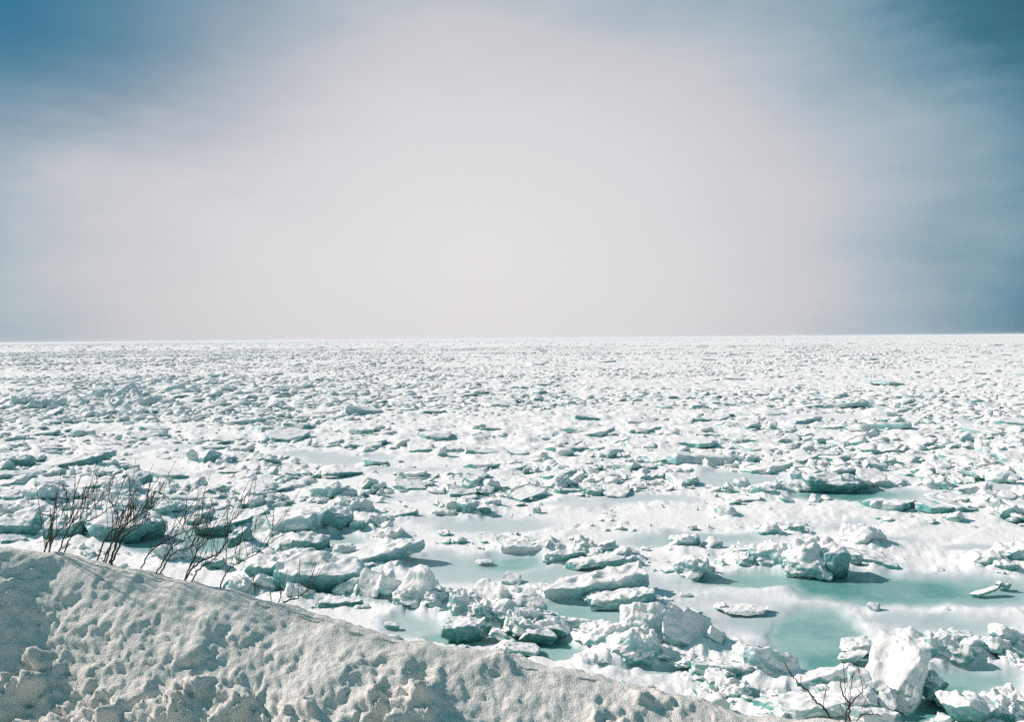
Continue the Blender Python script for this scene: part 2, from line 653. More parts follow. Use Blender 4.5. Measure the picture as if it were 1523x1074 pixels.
def ridge(name, label, cat, ref, x, y, pieces):
    """a heap frozen together: one thing, each slab or lump of it a part"""
    B = hit(x, y)
    e = empty(name, B)
    tag(e, label, cat, "pressure heaps of frozen together ice")
    for (px, py, w, dr, t, kind, rot) in pieces:
        _seed[0] += 1
        b, V, Fq = piece_geom((px, py, w, dr, t, kind, rot, _seed[0]))
        mat = BARE_SHADED if '*' in kind else ICE
        kind = kind.strip('*')
        nm = {'slab': 'slab', 'block': 'block', 'lump': 'lump', 'rough': 'snow_lump', 'spike': 'spire'}[kind]
        link(nm, mesh_from(nm, V, Fq, True, 36), mat, e, b - B)
    if ref:
        LAND.append((ref, x, y))
    ALL_ICE.append((e, x, y))
    return e


# --- bottom right corner
one("tall white slab leaning back, brightest and biggest piece near the bottom right corner", "the tall leaning white slab",
    1344, 1050, 76, .42, 108, 'slab', (-38, 6, -44), 5)
one("snow capped block lying across the top right shoulder of the tall leaning white slab", None, 1372, 985, 66, .6, 48, 'block', (-8, 10, -20))
one("dark teal shaded block leaning against the right side of the tall leaning slab", None, 1392, 1046, 44, .8, 52, 'block*', (10, -14, 20))
one("white diamond shaped shard standing at the foot of the tall leaning slab", None, 1322, 1064, 38, .3, 54, 'block', (-30, 24, -40))
ridge("pressure_ridge", "long low white ridge running from the tall leaning slab to the right edge", "ice ridge", "the low ridge at the right edge", 1450, 988, [
    (1412, 990, 84, .6, 44, 'lump', (-10, 5, -20)), (1440, 968, 66, .5, 26, 'block', (0, 8, 10)), (1462, 985, 60, .5, 32, 'block', (-14, -12, 15)),
    (1498, 985, 62, .5, 20, 'slab', (-10, 22, 25)), (1512, 970, 70, .4, 20, 'slab', (-12, 28, 10)), (1430, 958, 50, .5, 14, 'lump', (0, 0, 5))])
ridge("ice_overhang", "dark green hollowed ice mass with a rough white cap in the bottom right corner", "ice overhang", "the dark green hollow mass", 1450, 1072, [
    (1462, 1084, 120, .5, 46, 'block*', (20, 14, 12)), (1412, 1054, 26, .8, 24, 'rough', (0, 0, 20)), (1440, 1058, 40, .7, 20, 'rough', (0, 12, 0)),
    (1472, 1066, 26, .8, 22, 'rough', (0, 0, 0))])
one("rough crumbly white lump in the extreme bottom right corner", None, 1504, 1082, 92, .6, 46, 'rough', (0, 0, 10))
one("broad flat snow covered slab behind the forked twig at the bottom edge", "the broad slab at the bottom edge", 1208, 1072, 140, .55, 16, 'slab', (-7, -3, 8))
one("thin slab edged with green, tipped against the pool left of the tall leaning slab", None, 1228, 1022, 100, .35, 13, 'slab', (-10, -10, 10))
one("upright white block just left of the tall leaning slab", None, 1284, 1046, 44, .5, 52, 'block', (-16, 16, -26))
one("grey faced leaning block wedged between the upright block and the tall leaning slab", None, 1312, 1052, 38, .6, 46, 'block', (20, -10, 0))
one("low white slab in front of the tall leaning slab, cut by the bottom edge", None, 1300, 1080, 96, .4, 17, 'slab', (-4, 6, 5))
one("rounded white mound behind the tall leaning slab at the pool", "the rounded mound at the pool", 1288, 972, 78, .7, 12, 'lump', (0, 0, 0))
one("low white tongue of ice beside the pool left of the tall leaning slab", None, 1270, 985, 56, .4, 10, 'lump', (0, -6, 10))
# --- right of the centre, in front of the bank
one("white wedge shaped slab rising to the left at the near end of the pool", "the wedge slab at the pool", 1148, 1008, 96, .5, 30, 'slab', (-14, 14, 6))
one("long flat white slab with a green undercut next to the wedge slab", None, 1082, 1010, 110, .4, 16, 'slab', (-6, 5, 5))
one("crumbled heap of snow below the wedge slab near the bank", None, 1090, 1036, 62, .7, 18, 'rough', (0, 0, 0))
one("small rough white lump at the crest of the bank below the wedge slab", None, 1150, 1050, 50, .7, 14, 'rough', (0, 0, 30))
ridge("pressure_ridge", "biggest pale translucent heap with a domed block in its middle, above the bank", "ice ridge", "the big domed heap", 965, 985, [
    (962, 968, 82, .45, 92, 'lump', (-14, 10, -14)), (898, 968, 86, .6, 34, 'lump', (-12, -6, -20)), (940, 988, 92, .6, 42, 'lump', (-16, -16, -20)),
    (1032, 972, 100, .22, 58, 'slab', (-44, 24, 14)), (968, 990, 26, .5, 34, 'spike', (0, 14, -20)), (1000, 968, 34, .7, 26, 'block', (0, 8, -24)),
    (1000, 985, 74, .6, 16, 'lump', (0, 6, 0)), (1020, 926, 56, .5, 15, 'slab', (-6, 10, 12)), (880, 990, 60, .5, 12, 'lump', (0, 0, 0)),
    (1028, 1002, 70, .6, 18, 'rough', (0, 4, 0))])
one("thin leaning plate at the right foot of the big domed heap", None, 1072, 968, 52, .18, 20, 'slab', (-20, 36, 25))
ridge("pressure_ridge", "jagged white ridge with a green cave under its right end, in the lower middle", "ice ridge", "the jagged ridge", 745, 945, [
    (690, 922, 66, .5, 40, 'rough', (-12, 8, -20)), (728, 920, 60, .35, 62, 'block', (-30, 10, -34)), (700, 930, 74, .5, 36, 'rough', (-10, 0, -10)),
    (760, 924, 40, .4, 60, 'spike', (-16, 16, -30)), (790, 924, 46, .4, 46, 'block', (-20, 20, -30)), (740, 932, 70, .5, 38, 'lump', (-16, 0, -20)),
    (775, 952, 64, .5, 34, 'rough', (-6, 6, -20)), (822, 950, 54, .4, 30, 'block', (8, 10, -6)), (800, 957, 74, .35, 20, 'block*', (20, 8, -4)), (800, 938, 80, .4, 22, 'slab', (-10, 12, 16)), (850, 940, 90, .25, 12, 'slab', (-6, 12, 18)),  # the dark block under the right end paints in the cave's shade
    (716, 902, 110, .3, 14, 'rough', (0, 0, -8))])
one("squared white block with a dark teal side in front of the jagged ridge", "the squared teal sided block", 690, 953, 88, .4, 28, 'block*', (8, -2, -14))
one("small white wedge between the squared block and the green cave", None, 744, 956, 34, .6, 16, 'block', (-10, 14, -20))
one("flat grey cake of ice lying below the green cave", None, 772, 978, 66, .6, 9, 'slab', (-4, 8, 4))
ridge("pressure_ridge", "pointed white peak, tallest spire of the lower middle, left of the jagged ridge", "ice ridge", "the pointed white peak", 618, 905, [
    (626, 905, 72, .5, 84, 'spike', (-10, 16, -24)), (632, 898, 34, .6, 66, 'spike', (-6, 8, -10)), (612, 908, 60, .6, 34, 'rough', (-8, -10, -20)), (642, 908, 50, .6, 30, 'rough', (0, 0, 0)),
    (584, 893, 52, .4, 26, 'slab', (-10, 30, 20)), (655, 895, 40, .6, 24, 'block', (0, 14, 0))])
one("upright grey plate standing left of the pointed white peak", "the upright grey plate", 548, 890, 40, .35, 54, 'block', (-24, 14, -20))
one("curled white lip of ice left of the upright grey plate", None, 522, 885, 58, .35, 17, 'slab', (-8, -22, 12))
one("long dark bar of ice lying in the snow below the upright grey plate", None, 505, 903, 66, .35, 9, 'slab*', (4, 0, 0))
one("small dark chip lying in smooth snow right of the shore twigs", None, 582, 935, 24, .5, 6, 'slab', (4, 6, 0))
ridge("ice_overhang", "large dark green overhanging floe edge with a snowy top, behind the thin shore twigs", "ice overhang", "the dark green overhang", 460, 880, [
    (462, 882, 150, .40, 44, 'block*', (24, 3, -4)), (470, 852, 150, .5, 13, 'slab', (0, 4, -4)), (398, 868, 84, .4, 38, 'block*', (16, -6, -10)), (516, 872, 70, .4, 26, 'block*', (18, 10, -6)),
    (380, 858, 60, .5, 34, 'block', (-20, 10, -24)), (430, 844, 76, .4, 26, 'block*', (18, 0, 0)), (470, 846, 40, .6, 12, 'rough', (0, 0, 0))])
one("dark green wedge of bare ice above the overhang", None, 462, 824, 70, .5, 24, 'block*', (16, 10, -5))
one("rounded row of snow lumps right of the dark green wedge", None, 508, 825, 50, .6, 12, 'rough', (0, 0, 0))
one("long raised slab with a slate blue side tilted towards the thin shore twigs", "the slab with the slate blue side", 572, 842, 116, .34, 18, 'slab', (4, -12, 18))
one("big smooth white slab with a shadowed right end, left of centre", "the big smooth tilted slab", 440, 794, 118, .9, 24, 'slab', (-4, -6, -14))
one("dark teal block under the right end of the big smooth tilted slab", None, 497, 792, 50, .8, 36, 'block*', (10, 6, 10))
one("narrow slab with a dark blue front edge left of the big smooth tilted slab", None, 366, 782, 62, .5, 10, 'slab*', (10, -16, 20))
one("heap of small snowy blocks above the dark block at the big smooth tilted slab", None, 520, 765, 70, .6, 22, 'rough', (0, 0, 0))
one("squarish block beside the scatter of crumbs right of the big smooth tilted slab", None, 528, 792, 30, .7, 18, 'block', (0, 6, 10))
one("pointed block right of the squarish block near the big smooth tilted slab", None, 560, 788, 42, .6, 22, 'block', (8, 10, -20))
one("crumbly white heap right of the pointed block near the big smooth tilted slab", None, 588, 803, 50, .7, 14, 'rough', (0, 0, 0))
one("thin dark edged slab lying on flat snow right of the snowy block heap", None, 596, 770, 52, .35, 7, 'slab', (8, -8, 16))
# --- centre
one("flat floe with a grey front edge at the back of the middle pool", "the flat floe of the middle pool", 782, 822, 104, .45, 14, 'slab', (6, 0, -2))
ridge("pressure_heap", "heap of stacked snowy slabs between the middle pool and the centre", "ice heap", "the stacked slab heap", 880, 846, [
    (872, 826, 40, .7, 26, 'lump', (0, 8, 0)), (898, 824, 46, .4, 15, 'slab', (-8, -10, 14)), (840, 838, 70, .6, 16, 'lump', (-8, 0, 0)),
    (912, 843, 72, .5, 14, 'slab', (-10, -10, 12)), (940, 836, 50, .5, 16, 'block', (0, 12, -10)), (882, 847, 90, .4, 11, 'slab', (-4, -6, 6)), (920, 846, 60, .4, 8, 'slab', (0, -12, 16))])
one("long raised slab with a grey shaded front, standing in the middle pool", "the long raised slab", 892, 892, 150, .30, 28, 'slab', (8, -7, 8), 9)
one("rough snow lumps at the left tip of the long raised slab", None, 830, 892, 60, .6, 16, 'rough', (0, 0, 0))
one("white slab with a cracked front at the right end of the long raised slab", None, 925, 904, 100, .4, 16, 'slab', (0, -6, 4))
one("small block on the cracked slab at the long raised slab", None, 925, 888, 30, .8, 16, 'block', (0, 5, 0))
one("low white hump alone in the middle pool", None, 722, 839, 30, .6, 5, 'lump', (0, 0, 0))
one("rounded white boulder of ice alone at the left end of the teal pool", "the rounded boulder of ice", 1036, 862, 48, .9, 34, 'lump', (0, -6, -20))
one("small white lump touching the left side of the rounded boulder of ice", None, 1002, 855, 30, .7, 10, 'lump', (0, 0, 0))
one("broken pointed splinter right of the rounded boulder of ice", None, 1056, 853, 20, .5, 10, 'spike', (0, -30, 0))
one("low lone dark sided lump on the grey flats below the rounded boulder", None, 1076, 909, 22, .8, 11, 'block', (0, 0, 20))
one("long faint snow mound on the grey flats below the rounded boulder", None, 1110, 915, 90, .5, 6, 'lump', (0, 0, 8))
# --- the big block at the teal pool
ridge("pressure_heap", "massive snowy block with a dark teal right face, standing at the teal pool", "ice heap", "the massive block at the teal pool", 1205, 858, [
    (1212, 858, 92, .6, 52, 'lump', (-16, 8, -26)), (1160, 848, 66, .7, 36, 'lump', (-10, -6, -30)), (1248, 858, 56, .7, 50, 'block*', (10, -10, 20)),
    (1190, 858, 50, .5, 26, 'lump', (-10, 0, -20)), (1222, 862, 40, .5, 22, 'block', (-16, 8, -24)), (1150, 826, 40, .6, 20, 'lump', (0, 0, 0)), (1220, 826, 60, .6, 26, 'lump', (-8, 0, -10))])
one("low white ridged slab right of the massive block at the teal pool", None, 1300, 845, 90, .6, 11, 'slab', (0, 10, -14))
one("dark oval lump in front of the low ridged slab at the teal pool", None, 1292, 846, 26, .7, 10, 'block*', (10, 0, 0))
one("white hummock with a shaded right side behind the massive block at the teal pool", "the hummock behind the massive block", 1290, 815, 66, .8, 28, 'lump', (-8, 8, -20))
one("blue grey shaded block above the massive block at the teal pool", None, 1148, 797, 34, .8, 18, 'block', (8, 0, 10))
one("flattish block right of the blue grey block above the teal pool", None, 1186, 792, 46, .5, 13, 'block', (0, 8, 0))
one("snowy block with a dark right side left of the massive block", None, 1020, 816, 46, .8, 18, 'lump', (-8, -4, -10))
one("dark sided block touching the snowy block left of the massive block", None, 1064, 817, 34, .7, 15, 'block', (6, 6, 10))
one("thin white slab at the teal pool's far edge left of the massive block", None, 1098, 824, 50, .4, 6, 'slab', (0, -5, 8))
one("pyramid shaped block with a dark side north of the snowy block", None, 1086, 770, 46, .8, 22, 'spike', (0, 10, -20))
ridge("pressure_heap", "snowy heap cut by the right edge at the far side of the teal pool", "ice heap", "the heap cut by the right edge", 1490, 846, [
    (1510, 842, 50, .7, 38, 'block', (6, -8, 0)), (1470, 845, 66, .6, 22, 'lump', (-8, -6, -20)), (1500, 850, 34, .8, 18, 'lump', (0, 0, 0)), (1446, 842, 30, .7, 10, 'lump', (0, 0, 0))])
one("small broken chips on the right half of the teal pool", None, 1494, 877, 26, .5, 9, 'rough', (0, 0, 10))
one("thin sliver of ice lying in the right half of the teal pool", None, 1470, 886, 50, .25, 4, 'slab', (0, -10, 14))
# --- the green footed floe
ridge("pressure_heap", "long floe with a bright teal front face and small blocks on top, right of centre", "ice heap", "the teal fronted floe", 1235, 730, [
    (1234, 732, 96, .40, 21, 'lump*', (16, 3, -6)), (1222, 721, 84, .45, 22, 'rough', (0, 0, -6)), (1196, 731, 40, .5, 18, 'lump', (-8, -10, -30)), (1200, 724, 50, .5, 28, 'lump', (-8, -8, -20)), (1276, 728, 50, .5, 17, 'block', (6, 8, 0)), (1312, 726, 48, .4, 12, 'block', (6, 10, 0)),
    (1256, 712, 40, .6, 16, 'block', (0, 0, 0)), (1290, 710, 30, .6, 12, 'block', (0, 10, 10)), (1180, 724, 40, .5, 6, 'slab', (0, -6, 0))])
one("snowy block with a grey side left of the floe with the bright teal front", None, 1140, 738, 48, .8, 16, 'lump', (0, 0, -20))
one("row of dark sided slabs behind the floe with the bright teal front", None, 1230, 684, 56, .4, 11, 'block', (10, 0, 0))
ridge("pressure_heap", "snowy heap with a dark teal foot in the middle distance, above the centre pool", "ice heap", "the teal footed heap", 705, 768, [
    (706, 769, 64, .5, 20, 'block*', (14, 4, -5)), (680, 764, 40, .7, 18, 'lump', (0, 0, 0)), (735, 757, 30, .7, 14, 'block', (0, 0, 10)), (660, 768, 36, .6, 9, 'lump', (0, 0, 0))])
one("shard standing alone in flat snow left of the heap with the dark teal foot", None, 568, 740, 18, .6, 12, 'spike', (0, 20, 0))
# --- left
one("broad low slab with a dark front, left of the shore twigs' tips", "the broad far left slab", 105, 697, 96, .5, 12, 'slab*', (8, -8, 12))
one("pointed dark slab above the broad low slab of the far left", None, 140, 693, 36, .5, 12, 'block', (6, -12, 0))
one("black shaded ledge at the left edge level with the broad low slab", None, 14, 698, 60, .4, 20, 'block*', (16, 0, 0))
ridge("pressure_heap", "dark sided heap with pointed blocks on the open snow left of centre", "ice heap", "the dark heap of the left", 300, 694, [
    (312, 693, 54, .6, 26, 'spike*', (14, 10, 10)), (282, 688, 34, .5, 20, 'spike', (0, 26, 0)), (330, 692, 34, .6, 16, 'block', (6, 0, 0)), (338, 674, 10, .6, 8, 'spike', (0, 0, 0))])
one("long dark fronted block right of the dark heap of the left", None, 388, 693, 74, .4, 16, 'block*', (16, 2, 0))
ridge("pressure_heap", "snowy heap with a dark pyramid beside it, above the left shore twigs", "ice heap", "the heap above the twigs", 205, 735, [
    (170, 738, 60, .7, 22, 'rough', (0, 0, 0)), (205, 725, 52, .6, 20, 'block*', (12, 6, 0)), (188, 735, 30, .8, 22, 'lump', (0, 0, 0)), (240, 738, 30, .6, 14, 'block', (8, 0, 0)), (150, 748, 60, .6, 18, 'rough', (0, 0, 0))])
one("dark slab with a flat top at the tips of the left shore twigs", None, 305, 740, 56, .4, 13, 'block*', (16, -3, 0))
one("cluster of grey lumps at the far left behind the left shore twigs", None, 66, 750, 80, .5, 24, 'rough', (0, 0, 0))
ridge("ice_overhang", "wide dark blue shaded floe edge behind the left shore twigs", "ice overhang", "the dark blue floe edge", 170, 812, [
    (160, 808, 130, .4, 38, 'block*', (18, 2, -4)), (96, 806, 90, .4, 32, 'block*', (20, -4, 0)), (220, 802, 60, .5, 32, 'block*', (10, 0, 10)), (240, 770, 60, .6, 18, 'rough', (0, 0, 0)), (180, 776, 70, .5, 22, 'rough', (0, 0, 0))])
one("black shaded ledge at the left edge just above the snow bank", None, 20, 800, 100, .4, 30, 'block*', (20, 0, 0))
one("grey slab at the left edge between the two black ledges", None, 10, 770, 60, .5, 24, 'lump', (0, 0, 0))
one("dark teal slab with a snowy top above the middle shore twigs", None, 318, 796, 84, .35, 18, 'block*', (18, -4, 8))
one("snowy block group above the dark teal slab at the middle shore twigs", None, 296, 778, 60, .6, 18, 'block', (-4, 0, 0))
one("rounded teal block right of the middle shore twigs", None, 356, 812, 42, .7, 28, 'lump*', (0, 0, 10))
one("white tilted slab directly behind the lone right shore twig", None, 366, 836, 60, .5, 26, 'block', (-20, 8, -24))
one("teal sided block behind the foot of the lone right shore twig", None, 322, 850, 40, .7, 22, 'block*', (8, 0, 0))
one("tumbled grey slab right of the lone right shore twig's foot", None, 398, 880, 50, .4, 14, 'slab', (-10, 24, 10))
one("heap of small broken slabs above the lowest shore twig", None, 360, 886, 60, .6, 22, 'rough', (0, 0, 0))
one("jumbled white block at the bank behind the middle shore twigs", None, 256, 836, 56, .6, 24, 'rough', (0, 0, 0))
one("dark sided chunk at the bank behind the lone right shore twig", None, 345, 880, 34, .7, 20, 'block*', (8, 0, 0))
one("small white tilted slab left of the curled white lip near the bank", None, 440, 892, 46, .5, 14, 'slab', (-6, 20, -8))

# --- countless smaller pieces: scatter over the plane of the sea
rng = np.random.RandomState(42)
hero_px = np.array([(a[1], a[2]) for a in ALL_ICE], float)


def scatter(d0, d1, n, s0, s1, power, ang=44, base=.5):
    u = rng.rand(n)
    d = np.sqrt(d0 ** 2 + u * (d1 ** 2 - d0 ** 2))
    a = np.radians(rng.uniform(-ang, ang, n))
    X, Y = d * np.sin(a), d * np.cos(a)
    s = s0 * (s1 / s0) ** (rng.rand(n) ** power)
    P = np.stack([X, Y, np.zeros(n)], 1)
    px, py = project(P)
    melt = melt_at(px, py)
    flat = flat_at(px, py)
    lane = fbm(n2(X / 14., Y / 9., 4.), 3)
    lane2 = fbm(n2(X / 60., Y / 34., 14.), 3)
    left = smooth(800, 100, px) if False else 1 - smooth(100, 800, px)
    keep = (melt * smooth(524, 560, py) < .07) & (rng.rand(n) > flat * .92)
    keep &= rng.rand(n) < np.clip(base + 1.0 * lane + .6 * lane2 + .25 * left, .06, 1)
    s = s * np.clip(.84 + 1.0 * lane2 + .4 * left, .34, 2.1)
    # nothing inside the shore
    sS = (np.stack([X, Y], 1) - c_org) @ c_nrm
    keep &= sS < -5.6
    return X[keep], Y[keep], s[keep], px[keep], py[keep]


SETS = [scatter(10, 34, 5000, .06, .60, 2.8, 46), scatter(30, 80, 42000, .09, 1.0, 2.9, 44, .62), scatter(70, 190, 100000, .13, 1.35, 2.8),
        scatter(190, 600, 150000, .26, 1.8, 2.4, 40, .42), scatter(600, 4000, 90000, .9, 4.0, 2.0, 40, .45)]


def crumbs():
    """broken bits lying round the feet of the bigger pieces"""
    out = []
    r = np.random.RandomState(77)
    for X, Y, w, d, h in FEET:
        k = int(10 + 16 * min(w, 2.5))
        a = r.uniform(0, 6.283, k)
        q = r.uniform(.8, 1.5, k)
        s = np.clip(w * .22 * r.uniform(.2, 1., k) ** 2, .04, .34)
        out.append(np.stack([X + np.cos(a) * q * w * .55, Y + np.sin(a) * q * max(d, .3) * .6, s], 1))
    o = np.concatenate(out)
    px, py = project(np.stack([o[:, 0], o[:, 1], 0 * o[:, 0]], 1))
    keep = (melt_at(px, py) < .12) & (((o[:, :2] - c_org) @ c_nrm) < -5.0)
    o, px, py = o[keep], px[keep], py[keep]
    return o[:, 0], o[:, 1], o[:, 2], px, py



def heaps():
    """small pressure heaps out on the pack"""
    r = np.random.RandomState(5)
    out = []
    for _ in range(150):
        d = 38 * (420 / 38) ** r.rand()
        a = math.radians(r.uniform(-40, 40))
        cx, cy = d * math.sin(a), d * math.cos(a)
        k = r.randint(6, 16)
        sp = r.uniform(.8, 1.8) * (1 + d / 220)
        x = cx + r.normal(0, 1.5 * sp, k)
        y = cy + r.normal(0, .6 * sp, k)
        out.append(np.stack([x, y, np.clip(r.uniform(.25, .95, k) * (1 + d / 260), .2, 2.4)], 1))
    o = np.concatenate(out)
    px, py = project(np.stack([o[:, 0], o[:, 1], 0 * o[:, 0]], 1))
    keep = (melt_at(px, py) < .07) & (flat_at(px, py) < .5)
    o, px, py = o[keep], px[keep], py[keep]
    return o[:, 0], o[:, 1], o[:, 2], px, py



def floes():
    """thin flat broken plates among the rubble"""
    r = np.random.RandomState(15)
    n = 900
    d = 30 * (700 / 30) ** r.rand(n)
    a = np.radians(r.uniform(-42, 42, n))
    X, Y = d * np.sin(a), d * np.cos(a)
    s = r.uniform(.8, 2.6, n) * (1 + d / 150) * r.uniform(.5, 1., n)
    px, py = project(np.stack([X, Y, 0 * X], 1))
    keep = (melt_at(px, py) < .07) & (r.rand(n) > .6 * flat_at(px, py)) & (((np.stack([X, Y], 1) - c_org) @ c_nrm) < -8)
    return X[keep], Y[keep], s[keep], px[keep], py[keep]


FLOES = floes()
SETS.append(crumbs())
SETS.append(heaps())
SETS.append(FLOES)

KN = ['slab', 'block', 'lump', 'rough', 'spike']
KP = [.34, .32, .17, .14, .03]


def proto(k, n, r):
    kind = KN[r.choice(5, p=KP)] if k is None else k
    if k == 'slab':
        dims = (1., r.uniform(.4, .8), r.uniform(.09, .16))
        rot = (r.uniform(-7, 7), r.uniform(-9, 9), 0)
    elif kind == 'slab':
        dims = (1., r.uniform(.5, .9), r.uniform(.13, .26))
        rot = (r.uniform(-22, 22), r.uniform(-22, 22), 0)
    elif kind == 'spike':
        dims = (.7, .55, r.uniform(.6, .85))
        rot = (r.uniform(-20, 20), r.uniform(-20, 20), 0)
    else:
        dims = (1., r.uniform(.55, .95), r.uniform(.30, .55))
        rot = (r.uniform(-20, 20), r.uniform(-20, 20), 0)
    V, Fq = chunk(r, n, dims, kind, rot)
    V[:, 2] -= V[:, 2].min() + .30 * np.ptp(V[:, 2])
    return kind, V, Fq


# the individual ones: those that show largest
allx = np.concatenate([a[0] for a in SETS])
ally = np.concatenate([a[1] for a in SETS])
alls = np.concatenate([a[2] for a in SETS])
allpx = np.concatenate([a[3] for a in SETS])
allpy = np.concatenate([a[4] for a in SETS])
szpx = alls * F_PX / ally
is_floe = np.arange(len(allx)) >= len(allx) - len(FLOES[0])
szpx = np.where(is_floe, szpx * .7, szpx)
inside = (allpx > 4) & (allpx < 1519) & (allpy < 1070)
crest_y = np.interp(allpx, [c[0] for c in CREST], [c[1] for c in CREST])
inside &= (allpy < crest_y - 4) | (allpx > 1130)
# not hidden in or under a named piece
for hx, hy in hero_px:
    inside &= np.hypot((allpx - hx) / 46., (allpy - hy + 8) / 16.) > .6
rank = np.argsort(-np.where(inside, szpx, 0))
N_IND = 210
ind = rank[:N_IND]
is_ind = np.zeros(len(allx), bool)
is_ind[ind] = True

ORD = ["nearest", "second nearest", "third nearest", "fourth nearest", "fifth nearest", "sixth nearest", "seventh nearest", "eighth nearest",
       "ninth nearest", "tenth nearest", "eleventh nearest", "twelfth nearest", "thirteenth nearest", "fourteenth nearest",
       "fifteenth nearest", "sixteenth nearest", "seventeenth nearest", "eighteenth nearest", "nineteenth nearest", "twentieth nearest"]
ORD += ["twenty-" + w for w in ORD[:9]] + ["thirtieth nearest"]
med = float(np.median(szpx[ind]))
LX = np.array([(a[1], a[2]) for a in LAND], float)
cells = {}
built = []
for i in ind:
    r = np.random.RandomState(5000 + int(i) % 100000)
    n = int(np.clip(szpx[i] / 2.0, 8, 16))
    kind, V, Fq = proto('slab' if is_floe[i] else None, n, r)
    a = r.uniform(0, 6.283)
    ca, sa = math.cos(a), math.sin(a)
    V = V * alls[i]
    V = np.stack([V[:, 0] * ca - V[:, 1] * sa, V[:, 0] * sa + V[:, 1] * ca, V[:, 2]], 1)
    o = link(_NAME[kind], mesh_from(_NAME[kind], V, Fq, True, 36), ICE, None, (allx[i], ally[i], 0))
    o["category"] = _CAT[kind]
    o["kind"] = "thing"
    o["group"] = GROUP
    d = np.hypot(LX[:, 0] - allpx[i], (LX[:, 1] - allpy[i]) * 2.2)
    j = int(np.argmin(d))
    dx, dy = allpx[i] - LX[j, 0], (allpy[i] - LX[j, 1]) * 2.2
    if abs(dx) > abs(dy):
        side = "right of" if dx > 0 else "left of"
    else:
        side = "in front of" if dy > 0 else "behind"
    cells.setdefault((kind if kind != 'rough' else 'lump', "larger" if szpx[i] > med else "small", side, j), []).append((d[j], o))
WORD = {'slab': 'flat ice slab', 'block': 'angular ice block', 'lump': 'rounded ice lump', 'spike': 'pointed ice spire'}
for (kind, big_, side, j), lst in cells.items():
    lst.sort(key=lambda q: q[0])
    for q, (_, o) in enumerate(lst):
        nth = ORD[q] + " " if len(lst) > 1 else ""
        o["label"] = f"{nth}{big_} {WORD[kind]} {side} {LAND[j][0]}"

# all the rest: one mass of rubble
def merge(sel, n, count, seed, kind=None):
    r = np.random.RandomState(seed)
    protos = [proto(kind, n, r) for _ in range(count)]
    Vs, Fs, base = [], [], 0
    which = r.randint(0, count, len(sel))
    for k in range(count):
        s_ = sel[which == k]
        if len(s_) == 0:
            continue
        _, V, Fq = protos[k]
        a = r.uniform(0, 6.283, len(s_))
        ca, sa = np.cos(a)[:, None], np.sin(a)[:, None]
        sc_ = alls[s_][:, None]
        hz = sc_ * r.uniform(.7, 1.2, (len(s_), 1)) * (1 - .40 * smooth(30, 90, ally[s_]) - .22 * smooth(150, 500, ally[s_]))[:, None]
        X = (V[None, :, 0] * ca - V[None, :, 1] * sa) * sc_ + allx[s_][:, None]
        Y = (V[None, :, 0] * sa + V[None, :, 1] * ca) * sc_ + ally[s_][:, None]
        Z = V[None, :, 2] * hz
        Vs.append(np.stack([X, Y, Z], -1).reshape(-1, 3))
        Fs.append((Fq[None] + (np.arange(len(s_)) * len(V))[:, None, None] + base).reshape(-1, 4))
        base += len(s_) * len(V)
    return np.concatenate(Vs), np.concatenate(Fs)


rest_f = np.where(~is_ind & is_floe)[0]
rest = np.where(~is_ind & ~is_floe)[0]
dist = np.hypot(allx, ally)[rest]
parts = [merge(rest[dist < 40], 7, 60, 1), merge(rest[(dist >= 40) & (dist < 90)], 4, 60, 2), merge(rest[(dist >= 90) & (dist < 220)], 3, 60, 3), merge(rest[dist >= 220], 2, 40, 4), merge(rest_f, 6, 40, 5, 'slab')]
Vall, Fall, b = [], [], 0
for V, Fq in parts:
    Vall.append(V)
    Fall.append(Fq + b)
    b += len(V)
rub = link("ice_rubble", mesh_from("ice_rubble", np.concatenate(Vall), np.concatenate(Fall), True), ICE)
rub["kind"] = "stuff"
tag(rub, "endless field of small broken snowy ice reaching to the horizon", "ice rubble")

build_sea()

# ------------------------------------------------------------------ bare twigs on the crest of the bank
def tube(P, r0, r1, sides=6):
    P = np.asarray(P, float)
    n = len(P)
    T = np.gradient(P, axis=0)
    T /= np.maximum(np.linalg.norm(T, axis=1), 1e-9)[:, None]
    ref = np.array([0.31, 0.87, 0.12])
    A = np.cross(T, ref)
    A /= np.linalg.norm(A, axis=1)[:, None]
    Bn = np.cross(T, A)
    rr = np.linspace(r0, r1, n) if np.isscalar(r0) else np.asarray(r0)
    th = np.linspace(0, 2 * math.pi, sides, endpoint=False)
    V = P[:, None, :] + rr[:, None, None] * (np.cos(th)[None, :, None] * A[:, None, :] + np.sin(th)[None, :, None] * Bn[:, None, :])
    V = V.reshape(-1, 3)
    i = np.arange(n - 1)[:, None] * sides
    j = np.arange(sides)[None, :]
    j2 = (j + 1) % sides
    Fq = np.stack([i + j, i + j2, i + sides + j2, i + sides + j], -1).reshape(-1, 4)
    return V, Fq


def curve(pts, n):
    pts = np.asarray(pts, float)
    t = np.linspace(0, len(pts) - 1, n)
    out = []
    Pp = np.vstack([2 * pts[0] - pts[1], pts, 2 * pts[-1] - pts[-2]])
    for q in t:
        k = min(int(q), len(pts) - 2)
        u = q - k
        p0, p1, p2, p3 = Pp[k], Pp[k + 1], Pp[k + 2], Pp[k + 3]
        out.append(.5 * ((2 * p1) + (p2 - p0) * u + (2 * p0 - 5 * p1 + 4 * p2 - p3) * u * u + (3 * p1 - p0 - 3 * p2 + p3) * u ** 3))
    return np.array(out)


def depth_of_crest(x):
    return float(np.interp(x, [c[0] for c in CREST], CW[:, 1]))


